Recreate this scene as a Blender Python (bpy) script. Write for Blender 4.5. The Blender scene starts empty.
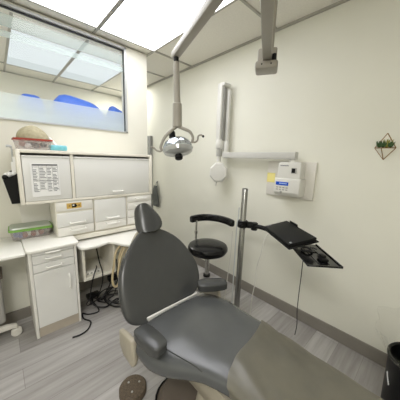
import bpy, bmesh, math, random
from mathutils import Vector, Matrix
random.seed(7)
C = bpy.context.scene.collection
PI = math.pi

# ------------------------------------------------------------------ materials
def lin(c):
    return tuple(((v/255.0)/12.92 if v/255.0 <= 0.04045 else (((v/255.0)+0.055)/1.055)**2.4) for v in c)

def mat(name, rgb, rough=0.5, metal=0.0, spec=0.5, noise=0.0, nscale=20.0, bump=0.0, bscale=200.0, coat=0.0):
    m = bpy.data.materials.new(name); m.use_nodes = True
    nt = m.node_tree; b = nt.nodes['Principled BSDF']
    col = lin(rgb)
    b.inputs['Base Color'].default_value = (*col, 1)
    b.inputs['Roughness'].default_value = rough
    b.inputs['Metallic'].default_value = metal
    b.inputs['Specular IOR Level'].default_value = spec
    b.inputs['Coat Weight'].default_value = coat
    tc = nt.nodes.new('ShaderNodeTexCoord')
    if noise > 0:
        n = nt.nodes.new('ShaderNodeTexNoise'); n.inputs['Scale'].default_value = nscale
        n.inputs['Detail'].default_value = 5
        r = nt.nodes.new('ShaderNodeValToRGB')
        r.color_ramp.elements[0].position = 0.3; r.color_ramp.elements[1].position = 0.7
        r.color_ramp.elements[0].color = (*[v*(1-noise) for v in col], 1)
        r.color_ramp.elements[1].color = (*[min(1, v*(1+noise)) for v in col], 1)
        nt.links.new(tc.outputs['Object'], n.inputs['Vector'])
        nt.links.new(n.outputs['Fac'], r.inputs['Fac'])
        nt.links.new(r.outputs['Color'], b.inputs['Base Color'])
    if bump > 0:
        n2 = nt.nodes.new('ShaderNodeTexNoise'); n2.inputs['Scale'].default_value = bscale
        bp = nt.nodes.new('ShaderNodeBump'); bp.inputs['Strength'].default_value = bump
        bp.inputs['Distance'].default_value = 0.002
        nt.links.new(tc.outputs['Object'], n2.inputs['Vector'])
        nt.links.new(n2.outputs['Fac'], bp.inputs['Height'])
        nt.links.new(bp.outputs['Normal'], b.inputs['Normal'])
    return m

def emis(name, rgb, strength, var=0.0):
    m = bpy.data.materials.new(name); m.use_nodes = True
    nt = m.node_tree; nt.nodes.remove(nt.nodes['Principled BSDF'])
    e = nt.nodes.new('ShaderNodeEmission')
    e.inputs['Strength'].default_value = strength
    c = lin(rgb)
    e.inputs['Color'].default_value = (*c, 1)
    if var:
        tc = nt.nodes.new('ShaderNodeTexCoord'); n = nt.nodes.new('ShaderNodeTexNoise')
        n.inputs['Scale'].default_value = 3; r = nt.nodes.new('ShaderNodeValToRGB')
        r.color_ramp.elements[0].color = (*[v*(1-var) for v in c], 1); r.color_ramp.elements[1].color = (*c, 1)
        nt.links.new(tc.outputs['Object'], n.inputs['Vector']); nt.links.new(n.outputs['Fac'], r.inputs['Fac'])
        nt.links.new(r.outputs['Color'], e.inputs['Color'])
    nt.links.new(e.outputs[0], nt.nodes['Material Output'].inputs['Surface'])
    return m

def sheer(name, rgb, opacity, rough=0.3, gloss=0.06, noise=0.0, nscale=8.0):
    """thin see-through sheet: part clear, part tinted surface, a little gloss"""
    m = bpy.data.materials.new(name); m.use_nodes = True
    nt = m.node_tree; nt.nodes.remove(nt.nodes['Principled BSDF'])
    tr = nt.nodes.new('ShaderNodeBsdfTransparent'); tr.inputs['Color'].default_value = (1, 1, 1, 1)
    df = nt.nodes.new('ShaderNodeBsdfDiffuse'); df.inputs['Color'].default_value = (*lin(rgb), 1)
    tl = nt.nodes.new('ShaderNodeBsdfTranslucent'); tl.inputs['Color'].default_value = (*lin(rgb), 1)
    gl = nt.nodes.new('ShaderNodeBsdfGlossy'); gl.inputs['Roughness'].default_value = rough
    a = nt.nodes.new('ShaderNodeMixShader'); a.inputs[0].default_value = 0.5
    nt.links.new(df.outputs[0], a.inputs[1]); nt.links.new(tl.outputs[0], a.inputs[2])
    b = nt.nodes.new('ShaderNodeMixShader'); b.inputs[0].default_value = opacity
    nt.links.new(tr.outputs[0], b.inputs[1]); nt.links.new(a.outputs[0], b.inputs[2])
    if noise:
        tc = nt.nodes.new('ShaderNodeTexCoord'); n = nt.nodes.new('ShaderNodeTexNoise')
        n.inputs['Scale'].default_value = nscale; n.inputs['Detail'].default_value = 4
        mr = nt.nodes.new('ShaderNodeMapRange')
        mr.inputs['From Min'].default_value = 0.3; mr.inputs['From Max'].default_value = 0.7
        mr.inputs['To Min'].default_value = opacity*(1-noise); mr.inputs['To Max'].default_value = min(1, opacity*(1+noise))
        nt.links.new(tc.outputs['Object'], n.inputs['Vector']); nt.links.new(n.outputs['Fac'], mr.inputs['Value'])
        nt.links.new(mr.outputs[0], b.inputs[0])
    c = nt.nodes.new('ShaderNodeMixShader'); c.inputs[0].default_value = gloss
    nt.links.new(b.outputs[0], c.inputs[1]); nt.links.new(gl.outputs[0], c.inputs[2])
    nt.links.new(c.outputs[0], nt.nodes['Material Output'].inputs['Surface'])
    return m

def floor_mat():
    m = bpy.data.materials.new('vinyl_planks'); m.use_nodes = True
    nt = m.node_tree; b = nt.nodes['Principled BSDF']; L = nt.links.new
    tc = nt.nodes.new('ShaderNodeTexCoord')
    br = nt.nodes.new('ShaderNodeTexBrick')
    br.offset = 0.37; br.offset_frequency = 2
    br.inputs['Scale'].default_value = 1.0
    br.inputs['Brick Width'].default_value = 1.22
    br.inputs['Row Height'].default_value = 0.178
    br.inputs['Mortar Size'].default_value = 0.0015
    br.inputs['Mortar Smooth'].default_value = 0.3
    br.inputs['Bias'].default_value = 0.0
    br.inputs['Color1'].default_value = (*lin((164, 161, 158)), 1)
    br.inputs['Color2'].default_value = (*lin((198, 196, 194)), 1)
    br.inputs['Mortar'].default_value = (*lin((140, 135, 132)), 1)
    L(tc.outputs['Object'], br.inputs['Vector'])
    mp = nt.nodes.new('ShaderNodeMapping'); mp.inputs['Scale'].default_value = (1.1, 16, 1)
    L(tc.outputs['Object'], mp.inputs['Vector'])
    n = nt.nodes.new('ShaderNodeTexNoise'); n.inputs['Scale'].default_value = 1.6; n.inputs['Detail'].default_value = 7
    n.inputs['Roughness'].default_value = 0.6
    L(mp.outputs[0], n.inputs['Vector'])
    r = nt.nodes.new('ShaderNodeValToRGB')
    r.color_ramp.elements[0].position = 0.33; r.color_ramp.elements[1].position = 0.68
    r.color_ramp.elements[0].color = (0.66, 0.645, 0.635, 1); r.color_ramp.elements[1].color = (1.0, 1.0, 1.0, 1)
    L(n.outputs['Fac'], r.inputs['Fac'])
    mx = nt.nodes.new('ShaderNodeMix'); mx.data_type = 'RGBA'; mx.blend_type = 'MULTIPLY'; mx.inputs[0].default_value = 0.85
    L(br.outputs['Color'], mx.inputs[6]); L(r.outputs['Color'], mx.inputs[7])
    L(mx.outputs[2], b.inputs['Base Color'])
    b.inputs['Roughness'].default_value = 0.42; b.inputs['Specular IOR Level'].default_value = 0.4
    bp = nt.nodes.new('ShaderNodeBump'); bp.inputs['Strength'].default_value = 0.15; bp.inputs['Distance'].default_value = 0.003
    L(n.outputs['Fac'], bp.inputs['Height']); L(bp.outputs['Normal'], b.inputs['Normal'])
    return m

M = {}
M['wall'] = mat('wall_paint', (231, 230, 218), 0.75, spec=0.25, noise=0.012, nscale=3, bump=0.08, bscale=350)
M['wall2'] = mat('partition_paint', (229, 227, 215), 0.7, spec=0.25, noise=0.012, nscale=3, bump=0.08, bscale=350)
M['ceil'] = mat('ceiling_tile', (236, 233, 223), 0.9, spec=0.1, noise=0.03, nscale=60, bump=0.25, bscale=260)
M['tbar'] = mat('ceiling_bar', (172, 169, 160), 0.5)
M['floor'] = floor_mat()
M['base'] = mat('vinyl_baseboard', (137, 132, 124), 0.45, noise=0.03)
M['lam'] = mat('white_laminate', (238, 236, 230), 0.35, noise=0.01, nscale=4)
M['lamtop'] = mat('worktop_laminate', (247, 246, 240), 0.3, noise=0.01, nscale=6)
M['cream'] = mat('cream_edge', (240, 236, 224), 0.45, noise=0.015)
M['door'] = mat('pale_grey_front', (234, 234, 231), 0.35, noise=0.01, nscale=5)
M['toek'] = mat('toe_kick', (190, 180, 166), 0.6, noise=0.03)
M['handle'] = mat('white_plastic_handle', (250, 249, 244), 0.3)
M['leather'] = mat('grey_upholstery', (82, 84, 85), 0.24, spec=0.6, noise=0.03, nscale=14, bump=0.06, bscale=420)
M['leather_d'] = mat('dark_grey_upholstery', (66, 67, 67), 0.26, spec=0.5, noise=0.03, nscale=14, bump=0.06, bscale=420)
M['black_l'] = mat('black_vinyl', (8, 8, 11), 0.22, spec=0.35, noise=0.04)
M['black'] = mat('black_plastic', (9, 10, 11), 0.42, spec=0.3, noise=0.04)
M['blackm'] = mat('black_matte_lid', (10, 11, 12), 0.5, spec=0.3, noise=0.03, bump=0.03)
M['taupe'] = mat('beige_shell', (172, 165, 149), 0.4, noise=0.02)
M['taupe_d'] = mat('taupe_boot', (100, 91, 82), 0.5, noise=0.04)
M['foot'] = mat('speckled_brown_disc', (96, 84, 70), 0.75, noise=0.35, nscale=140)
M['chrome'] = mat('chrome', (205, 205, 203), 0.18, 1.0)
M['steel'] = mat('brushed_steel', (176, 175, 170), 0.32, 0.9)
M['arm'] = mat('warm_grey_enamel', (160, 155, 145), 0.4, noise=0.015)
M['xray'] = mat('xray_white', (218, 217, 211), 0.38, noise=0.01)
M['xgrey'] = mat('xray_grey', (168, 167, 162), 0.45)
M['plate'] = mat('wall_plate', (224, 221, 213), 0.45)
M['xbar'] = mat('xray_arm_grey', (200, 199, 194), 0.35, noise=0.01)
M['post'] = mat('dull_chrome', (150, 150, 148), 0.24, 0.95)
M['slot'] = mat('shadowed_slot', (146, 145, 140), 0.6)
M['screen'] = mat('blue_lcd', (28, 84, 205), 0.25)
M['screent'] = mat('lcd_text', (190, 215, 250), 0.4)
M['ink'] = mat('print_ink', (120, 122, 128), 0.7)
M['inkd'] = mat('dark_print', (70, 72, 78), 0.7)
M['paper'] = mat('paper', (246, 246, 245), 0.8, noise=0.01)
M['note'] = mat('sticky_note', (245, 232, 150), 0.8, noise=0.02)
M['gold'] = mat('brass_wire', (150, 118, 72), 0.35, 0.7)
M['ceramic'] = mat('white_ceramic', (238, 234, 222), 0.4, noise=0.01)
M['leaf'] = mat('succulent_green', (62, 92, 52), 0.6, noise=0.25, nscale=60)
M['leaf2'] = mat('succulent_yellow', (150, 148, 74), 0.6, noise=0.2, nscale=60)
M['teal'] = mat('teal_pack', (120, 196, 208), 0.5, noise=0.12, nscale=40)
M['olive'] = mat('olive_woven', (176, 168, 140), 0.85, noise=0.16, nscale=45, bump=0.5, bscale=90)
M['redrim'] = mat('red_rim', (170, 62, 48), 0.45)
M['greenlid'] = mat('green_lid', (122, 172, 78), 0.4, noise=0.05)
M['clear'] = sheer('clear_plastic', (228, 218, 216), 0.26, 0.15, 0.07)
M['clearlid'] = sheer('milky_lid', (236, 240, 232), 0.85, 0.2, 0.06)
M['cover'] = sheer('plastic_cover', (166, 160, 140), 0.50, 0.30, 0.05, noise=0.12, nscale=7)
M['liner'] = sheer('bin_liner', (215, 215, 200), 0.08, 0.2, 0.03)
M['glass'] = sheer('window_glass', (205, 220, 215), 0.06, 0.02, 0.03)
M['frost'] = sheer('frosted_film', (236, 246, 242), 0.80, 0.5, 0.03)
def _fade(m):
    nt = m.node_tree; tc = nt.nodes.new('ShaderNodeTexCoord'); sp = nt.nodes.new('ShaderNodeSeparateXYZ'); mr = nt.nodes.new('ShaderNodeMapRange')
    mr.inputs['From Min'].default_value = 1.86; mr.inputs['From Max'].default_value = 2.0
    mr.inputs['To Min'].default_value = 0.93; mr.inputs['To Max'].default_value = 0.62
    nt.links.new(tc.outputs['Object'], sp.inputs[0]); nt.links.new(sp.outputs['Z'], mr.inputs['Value'])
    ms = [n for n in nt.nodes if n.type == 'MIX_SHADER' and abs(n.inputs[0].default_value-0.80) < 1e-3][0]
    nt.links.new(mr.outputs[0], ms.inputs[0])
_fade(M['frost'])
M['stripe'] = sheer('pale_stripe', (205, 225, 222), 0.45, 0.4, 0.03)
M['alu'] = mat('window_aluminium', (205, 207, 206), 0.35, 0.5)
M['gasket'] = mat('black_gasket', (28, 30, 32), 0.5)
M['blue'] = mat('blue_cover', (56, 108, 214), 0.5, noise=0.05, nscale=8)
M['hose'] = mat('beige_hose', (206, 190, 152), 0.5, noise=0.03)
M['cord'] = mat('black_cord', (20, 20, 22), 0.45)
M['cordw'] = mat('pale_cord', (205, 203, 195), 0.5)
M['cordg'] = mat('grey_tube', (196, 200, 200), 0.35)
M['doorg'] = mat('grey_door', (150, 151, 148), 0.5, noise=0.02)
M['bag'] = mat('dark_grey_cloth', (92, 95, 93), 0.85, noise=0.1, nscale=18)
M['sink'] = mat('multicolour_packs', (170, 120, 110), 0.6, noise=0.5, nscale=30)
M['reflector'] = mat('faceted_reflector', (205, 212, 220), 0.12, 0.85)
M['lens'] = sheer('lamp_lens', (240, 241, 238), 0.62, 0.08, 0.10)
M['panel'] = emis('troffer_diffuser', (246, 246, 250), 6.3, 0.06)
M['panel2'] = emis('troffer_diffuser_next_room', (228, 238, 238), 0.92, 0.10)

# ------------------------------------------------------------------ mesh helpers
def newbm(): return bmesh.new()

def box(bm, x0, x1, y0, y1, z0, z1, bev=0.0, seg=2, mi=0, mtx=None):
    t = bmesh.new()
    bmesh.ops.create_cube(t, size=1.0)
    for v in t.verts:
        v.co = Vector(((x0+x1)/2 + v.co.x*(x1-x0), (y0+y1)/2 + v.co.y*(y1-y0), (z0+z1)/2 + v.co.z*(z1-z0)))
    if bev > 0:
        bmesh.ops.bevel(t, geom=list(t.edges), offset=min(bev, 0.49*min(x1-x0, y1-y0, z1-z0)), segments=seg, affect='EDGES', profile=0.5)
    merge(bm, t, mi, mtx)

def merge(bm, t, mi=0, mtx=None):
    for f in t.faces: f.material_index = mi
    if mtx is not None: t.transform(mtx)
    me = bpy.data.meshes.new('tmp'); t.to_mesh(me); t.free()
    bm.from_mesh(me); bpy.data.meshes.remove(me)

def frame_of(d):
    d = d.normalized()
    up = Vector((0, 0, 1)) if abs(d.z) < 0.95 else Vector((1, 0, 0))
    a = d.cross(up).normalized(); b = a.cross(d).normalized()
    return a, b

def cyl(bm, p0, p1, r0, r1=None, n=20, mi=0, bev=0.0):
    p0 = Vector(p0); p1 = Vector(p1); r1 = r0 if r1 is None else r1
    a, b = frame_of(p1-p0)
    d = (p1-p0).normalized()
    if bev > 0:
        pr = [(p0, max(r0-bev, 1e-4)), (p0+d*bev, r0), (p1-d*bev, r1), (p1, max(r1-bev, 1e-4))]
    else: pr = [(p0, r0), (p1, r1)]
    rings(bm, [[p + (a*math.cos(2*PI*k/n) + b*math.sin(2*PI*k/n))*r for k in range(n)] for p, r in pr], mi)

def rings(bm, rs, mi=0, caps=True, closed=True):
    t = bmesh.new(); V = [[t.verts.new(p) for p in r] for r in rs]
    n = len(rs[0])
    for i in range(len(V)-1):
        for k in range(n if closed else n-1):
            t.faces.new((V[i][k], V[i][(k+1) % n], V[i+1][(k+1) % n], V[i+1][k]))
    if caps:
        t.faces.new(list(reversed(V[0]))); t.faces.new(V[-1])
    bmesh.ops.recalc_face_normals(t, faces=list(t.faces))
    merge(bm, t, mi)

def lathe(bm, c, prof, n=32, mi=0, axis=(0, 0, 1), caps=True):
    c = Vector(c); ax = Vector(axis).normalized(); a, b = frame_of(ax)
    rings(bm, [[c + ax*h + (a*math.cos(2*PI*k/n) + b*math.sin(2*PI*k/n))*max(r, 1e-4) for k in range(n)] for r, h in prof], mi, caps)

def spline(pts, m=8):
    P = [Vector(p) for p in pts]
    if len(P) < 3: return P
    P = [P[0]*2-P[1]] + P + [P[-1]*2-P[-2]]
    out = []
    for i in range(1, len(P)-2):
        p0, p1, p2, p3 = P[i-1:i+3]
        for k in range(m):
            t = k/m
            out.append(0.5*((2*p1) + (p2-p0)*t + (2*p0-5*p1+4*p2-p3)*t*t + (3*p1-p0-3*p2+p3)*t**3))
    out.append(P[-2]); return out

def tube(bm, pts, r, n=8, mi=0, smooth=True, m=8):
    P = spline(pts, m) if smooth else [Vector(p) for p in pts]
    d = (P[1]-P[0]).normalized(); a, b = frame_of(d); rs = []
    for i, p in enumerate(P):
        d2 = (P[min(i+1, len(P)-1)]-P[max(i-1, 0)])
        if d2.length < 1e-6: d2 = d
        d2.normalize()
        a = (a - d2*a.dot(d2)).normalized(); b = d2.cross(a)
        rr = r(i/(len(P)-1)) if callable(r) else r
        rs.append([p + (a*math.cos(2*PI*k/n)+b*math.sin(2*PI*k/n))*rr for k in range(n)])
    rings(bm, rs, mi)

def prism(bm, poly, axis, a0, a1, mi=0, bev=0.0, seg=2):
    """extrude a 2D polygon; axis 'x': (y,z), 'y': (x,z), 'z': (x,y)"""
    def P(u, v, w):
        return {'x': (w, u, v), 'y': (u, w, v), 'z': (u, v, w)}[axis]
    t = bmesh.new()
    A = [t.verts.new(P(u, v, a0)) for u, v in poly]; B = [t.verts.new(P(u, v, a1)) for u, v in poly]
    t.faces.new(A); t.faces.new(list(reversed(B)))
    for k in range(len(poly)):
        t.faces.new((A[k], A[(k+1) % len(poly)], B[(k+1) % len(poly)], B[k]))
    bmesh.ops.recalc_face_normals(t, faces=list(t.faces))
    if bev > 0:
        es = [e for e in t.edges if e.calc_face_angle(0) > 0.6]
        bmesh.ops.bevel(t, geom=es, offset=bev, segments=seg, affect='EDGES', profile=0.5)
    merge(bm, t, mi)

def sph(bm, c, rx, ry, rz, mi=0, u=20, v=12, mtx=None):
    t = bmesh.new(); bmesh.ops.create_uvsphere(t, u_segments=u, v_segments=v, radius=1)
    for w in t.verts: w.co = Vector((w.co.x*rx, w.co.y*ry, w.co.z*rz))
    if mtx: t.transform(mtx)
    for w in t.verts: w.co += Vector(c)
    merge(bm, t, mi)

def bow(bm, c, L, out, r=0.006, ax=(1, 0, 0), n_=(0, -1, 0)):
    """bow handle: bar standing off a face"""
    c = Vector(c); ax = Vector(ax); n_ = Vector(n_)
    tube(bm, [c-ax*L/2, c-ax*L/2+n_*out*0.8, c-ax*(L/2-0.012)+n_*out, c+ax*(L/2-0.012)+n_*out, c+ax*L/2+n_*out*0.8, c+ax*L/2], r, 8, smooth=False)

# ------------------------------------------------------------------ object helpers
def wloc(o):
    v = Vector((0, 0, 0))
    while o: v += o.location; o = o.parent
    return v

def obj(name, bm, mats, parent=None, smooth=True, angle=38, origin=None):
    me = bpy.data.meshes.new(name)
    if not isinstance(mats, (list, tuple)): mats = [mats]
    for m in mats: me.materials.append(M[m])
    for f in bm.faces: f.smooth = smooth
    if smooth:
        for e in bm.edges:
            if e.calc_face_angle(0) > math.radians(angle): e.smooth = False
    if parent is not None: off = wloc(parent)
    else: off = Vector(origin) if origin else Vector((0, 0, 0))
    bm.transform(Matrix.Translation(-off))
    bm.to_mesh(me); bm.free()
    o = bpy.data.objects.new(name, me); C.objects.link(o)
    if parent is not None: o.parent = parent
    else: o.location = off
    return o

def tag(o, label, cat, group=None, kind=None):
    o['label'] = label; o['category'] = cat
    if group: o['group'] = group
    if kind: o['kind'] = kind
    return o

def thing(name, label, cat, loc, group=None):
    o = bpy.data.objects.new(name, None); C.objects.link(o)
    o.location = loc; o.empty_display_size = 0.05
    return tag(o, label, cat, group)

def struct(name, bm, mats, parent=None, smooth=False):
    o = obj(name, bm, mats, parent, smooth=smooth)
    if parent is None: o['kind'] = 'structure'
    return o

# ------------------------------------------------------------------ the room
XR, YP, H = 2.026, 2.53, 2.687
XL, YB, YF = -1.45, -1.75, 4.6
PE = 1.425          # end of the partition
b = newbm(); box(b, XL-0.1, XR+0.1, YB-0.1, YF+0.1, -0.08, 0.0); struct('floor', b, 'floor')
b = newbm(); box(b, XR, XR+0.1, YB-0.1, YF+0.1, 0, H); struct('wall_right', b, 'wall')
b = newbm(); box(b, XL-0.1, XL, YB-0.1, YF+0.1, 0, H); struct('wall_left', b, 'wall')
b = newbm(); box(b, XL, XR, YB-0.1, YB, 0, H); struct('wall_rear', b, 'wall')
b = newbm(); box(b, XL, XR, YF, YF+0.1, 0, H); struct('wall_far', b, 'wall')
# ceiling: lay-in tiles hung in a grid of bars
LX = [(0.225, 0.828), (0.848, 1.450)]
b = newbm(); box(b, XL-0.1, XR+0.1, YB-0.1, YF+0.1, H+0.012, H+0.1); struct('ceiling', b, 'ceil')
b = newbm()
for x in (-0.995, -0.385, 0.2275, 0.838, 1.448): box(b, x-0.010, x+0.010, YB, YF, H, H+0.013)
for y in (-1.24, -0.02, 1.205, 2.40, 3.0, 4.2):
    box(b, XL, XR, y-0.010, y+0.010, H+0.0005, H+0.013)
box(b, XR-0.022, XR, YB, YF, H-0.004, H+0.013)
struct('trim_1', b, 'tbar')
# partition with the high window
WX0, WX1, WZ0, WZ1 = -0.95, 1.168, 1.778, 2.672
b = newbm()
box(b, XL, PE, YP, YP+0.13, 0, WZ0); box(b, XL, WX0, YP, YP+0.13, WZ0, WZ1)
box(b, WX1, PE, YP, YP+0.13, WZ0, WZ1); box(b, XL, PE, YP, YP+0.13, WZ1, H)
struct('wall_front', b, 'wall2')
b = newbm()   # chase below the left desk
box(b, XL, 0.112, 2.40, YP, 0, 0.735); struct('wall_knee', b, 'wall')
# window
def sheet(bm, y, z0, z1):
    bm.faces.new([bm.verts.new(p) for p in ((WX0+0.02, y, z0), (WX1-0.02, y, z0), (WX1-0.02, y, z1), (WX0+0.02, y, z1))])
b = newbm()
box(b, WX1-0.02, WX1, YP-0.012, YP+0.05, WZ0, WZ1); box(b, WX0, WX0+0.02, YP-0.012, YP+0.05, WZ0, WZ1)
box(b, WX0, WX1, YP-0.012, YP+0.05, WZ0, WZ0+0.012); box(b, WX0, WX1, YP-0.012, YP+0.05, WZ1-0.022, WZ1)
wf = struct('window_1', b, 'alu')
b = newbm(); box(b, WX0+0.02, WX1-0.02, YP+0.012, YP+0.03, WZ1-0.034, WZ1-0.022)
box(b, WX1-0.0255, WX1-0.02, YP+0.012, YP+0.03, WZ0+0.012, WZ1-0.022)
obj('gasket', b, 'gasket', wf)
b = newbm(); sheet(b, YP+0.020, WZ0+0.012, WZ1-0.022); obj('pane', b, 'glass', wf)
b = newbm(); sheet(b, YP+0.027, WZ0+0.012, 1.998)
obj('frosted_film', b, 'frost', wf)
b = newbm(); sheet(b, YP+0.027, 2.505, 2.60); sheet(b, YP+0.027, 2.425, 2.475)
obj('pale_stripe', b, 'stripe', wf)  # two pale see-through bands across the upper pane
# baseboards
b = newbm(); box(b, XR-0.012, XR, YB, YF, 0, 0.115, 0.003, 1); struct('baseboard_right', b, 'base')
b = newbm(); box(b, XL, 0.112, 2.388, 2.40, 0, 0.105, 0.003, 1); struct('baseboard_front', b, 'base')
b = newbm(); box(b, 0.44, PE, YP-0.012, YP, 0, 0.105, 0.003, 1); struct('baseboard_knee', b, 'base')
# grey door standing beyond the partition end
b = newbm(); box(b, XR-0.045, XR, 3.42, 4.25, 0, 1.875, 0.004, 1); d1 = struct('door_1', b, 'doorg')
b = newbm(); cyl(b, (XR-0.045, 3.50, 0.98), (XR-0.09, 3.50, 0.98), 0.012); cyl(b, (XR-0.085, 3.48, 0.98), (XR-0.085, 3.60, 0.98), 0.01); obj('door_handle', b, 'steel', d1)

# ceiling troffers
def troffer(x0, x1, y0, y1, m, label, grp):
    t = thing('ceiling_light', label, 'ceiling light', ((x0+x1)/2, (y0+y1)/2, H), grp)
    b = newbm(); box(b, x0, x1, y0, y1, H+0.002, H+0.0095); obj('diffuser', b, m, t)
    b = newbm()
    for (a0, a1, c0, c1) in ((x0-0.008, x0, y0-0.008, y1+0.008), (x1, x1+0.008, y0-0.008, y1+0.008), (x0, x1, y0-0.008, y0), (x0, x1, y1, y1+0.008)):
        box(b, a0, a1, c0, c1, H-0.003, H+0.010)
    obj('light_frame', b, 'tbar', t)
troffer(0.240, 0.820, 1.225, 2.385, 'panel', 'glowing white ceiling light panel, left of the two above the room', 'ceiling panels above the room')
troffer(0.855, 1.436, 1.225, 2.385, 'panel', 'glowing white ceiling light panel the dental lamp arm crosses, right of the two', 'ceiling panels above the room')
troffer(0.240, 0.820, 3.025, 4.175, 'panel2', 'ceiling light panel seen through the window glass, left one', 'ceiling panels beyond the window')
troffer(0.855, 1.436, 3.025, 4.175, 'panel2', 'ceiling light panel seen through the window glass, right one', 'ceiling panels beyond the window')

# ------------------------------------------------------------------ beyond the window
b = newbm(); box(b, -0.6, 1.40, 2.70, 3.15, 0, 1.772, 0.01, 2); obj('tall_cabinet', b, 'lam')
tag(bpy.data.objects['tall_cabinet'], 'tall white cabinet under the blue bundles behind the window', 'cabinet')
def bundle(cx, w, h, d, label, sk=0.0):
    b = newbm(); rs = []
    n = 24; N = 13
    for i in range(N):
        s = -1+2*i/(N-1)
        k = (max(0, 1-abs(s)**4.5))**0.5
        hh = max(0.012, h*k*(1+sk*s)); dd = max(0.02, d*(0.35+0.65*k))
        ring = []
        for j in range(n):
            a = 2*PI*j/n; ca, sa = math.cos(a), math.sin(a)
            ring.append((cx+s*w/2, 2.86+dd/2*math.copysign(abs(ca)**0.8, ca), 1.772+hh/2+hh/2*math.copysign(abs(sa)**0.7, sa)))
        rs.append(ring)
    rings(b, rs)
    return tag(obj('blue_bundle', b, 'blue'), label, 'bundle', 'blue bundles behind the window')
bundle(0.757, 0.58, 0.352, 0.22, 'wide blue rounded bundle behind the frosted band of the window', -0.13)
bundle(0.32, 0.24, 0.305, 0.18, 'small blue rounded bundle behind the window, leftmost of the three')
bundle(1.195, 0.28, 0.318, 0.18, 'blue rounded bundle behind the right end of the window', -0.2)

# ------------------------------------------------------------------ base cabinet and worktops
t = thing('base_cabinet', 'white base cabinet with three shallow drawers above one door', 'cabinet', (0.275, 2.28, 0))
b = newbm()
box(b, 0.111, 0.132, 2.025, 2.52, 0, 0.748, 0.002, 1); box(b, 0.426, 0.444, 2.025, 2.52, 0, 0.748, 0.002, 1)
box(b, 0.132, 0.426, 2.505, 2.52, 0.05, 0.748); box(b, 0.132, 0.426, 2.05, 2.505, 0.085, 0.10)
obj('carcass', b, 'lam', t)
b = newbm(); box(b, 0.132, 0.426, 2.036, 2.05, 0, 0.085); obj('toe_kick', b, 'toek', t)
for z0, z1, hz in ((0.7185, 0.748, 0.733), (0.646, 0.7145, 0.684), (0.574, 0.642, 0.608)):
    b = newbm(); box(b, 0.134, 0.424, 2.028, 2.046, z0, z1, 0.003, 1); d = obj('drawer', b, 'door', t)
    b = newbm(); bow(b, (0.274, 2.029, hz), 0.105, 0.026, 0.0062); obj('drawer_handle', b, 'handle', d)
b = newbm(); box(b, 0.134, 0.424, 2.028, 2.046, 0.087, 0.570, 0.003, 1); d = obj('door', b, 'door', t)
b = newbm(); bow(b, (0.375, 2.029, 0.432), 0.12, 0.028, 0.0065, (0, 0, 1)); obj('door_handle', b, 'handle', d)

def worktop(poly, z0, z1, label, edge=0.008):
    b = newbm(); prism(b, poly, 'z', z0, z1, 0, edge, 3)
    return tag(obj('worktop', b, 'lamtop'), label, 'worktop')
worktop([(0.100, 2.03), (0.106, 2.012), (0.125, 2.003), (0.445, 2.003), (0.458, 2.008), (0.464, 2.022), (0.464, 2.525), (0.100, 2.525)], 0.7485, 0.775,
        'white worktop on the base cabinet, carrying the green-lidded box')
worktop([(-1.40, 2.02), (0.0985, 2.02), (0.0985, 2.525), (-1.40, 2.525)], 0.735, 0.760, 'white desktop at the left edge with open knee space below')
fr = [(0.467, 2.10), (0.470, 2.06), (0.484, 2.030), (0.51, 2.015), (0.56, 2.010)] + [(p.x, p.y) for p in spline([(0.63, 2.01, 0), (0.69, 2.03, 0), (0.725, 2.035, 0), (0.76, 1.99, 0), (0.80, 1.905, 0), (0.86, 1.845, 0), (0.95, 1.82, 0)], 4)] + [(1.26, 1.82), (1.28, 1.84), (1.28, 2.525), (0.467, 2.525)]
worktop(fr, 0.674, 0.702, 'white curved-front worktop behind the dental chair, above the open cubby', 0.009)

# open cubby under the curved worktop
b = newbm()
box(b, 0.497, 0.520, 2.075, 2.50, 0.345, 0.6725, 0.003, 1); box(b, 0.775, 0.797, 2.075, 2.50, 0.345, 0.6725, 0.003, 1)
box(b, 0.520, 0.775, 2.075, 2.50, 0.345, 0.375, 0.003, 1); box(b, 0.520, 0.775, 2.475, 2.50, 0.375, 0.6725)
tag(obj('cubby_shelf', b, 'cream'), 'open cream cubby box under the curved worktop holding a power strip', 'shelf')
t = thing('power_strip', 'white power strip lying in the open cubby', 'power strip', (0.61, 2.16, 0.375))
b = newbm(); box(b, 0.527, 0.665, 2.12, 2.165, 0.3755, 0.408, 0.005, 2); obj('strip_body', b, 'handle', t)
for k in range(4):
    b = newbm(); x = 0.547+k*0.032
    box(b, x-0.009, x+0.009, 2.1185, 2.121, 0.383, 0.401, 0.002, 1); obj('socket', b, 'xgrey', t)
def cable(pts, r, m, name, label, cat='cable', group=None):
    b = newbm(); tube(b, pts, r, 8); return tag(obj(name, b, m), label, cat, group)
G = 'black cables under the curved worktop'
cable([(0.640, 2.17, 0.425), (0.62, 2.10, 0.44), (0.585, 2.062, 0.40), (0.555, 2.055, 0.30), (0.545, 2.10, 0.15), (0.53, 2.16, 0.06), (0.56, 2.20, 0.012), (0.66, 2.24, 0.008), (0.69, 2.2, 0.008)], 0.0055, 'cord', 'power_cable', 'black cable dropping over the left front of the cubby', 'cable', G)
cable([(0.69, 2.30, 0.55), (0.675, 2.18, 0.45), (0.66, 2.060, 0.40), (0.655, 2.055, 0.30), (0.64, 2.10, 0.18), (0.63, 2.15, 0.08), (0.65, 2.22, 0.012), (0.75, 2.25, 0.008), (0.86, 2.22, 0.008)], 0.0055, 'cord', 'power_cable', 'black cable hanging from the middle of the cubby front', 'cable', G)
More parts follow.
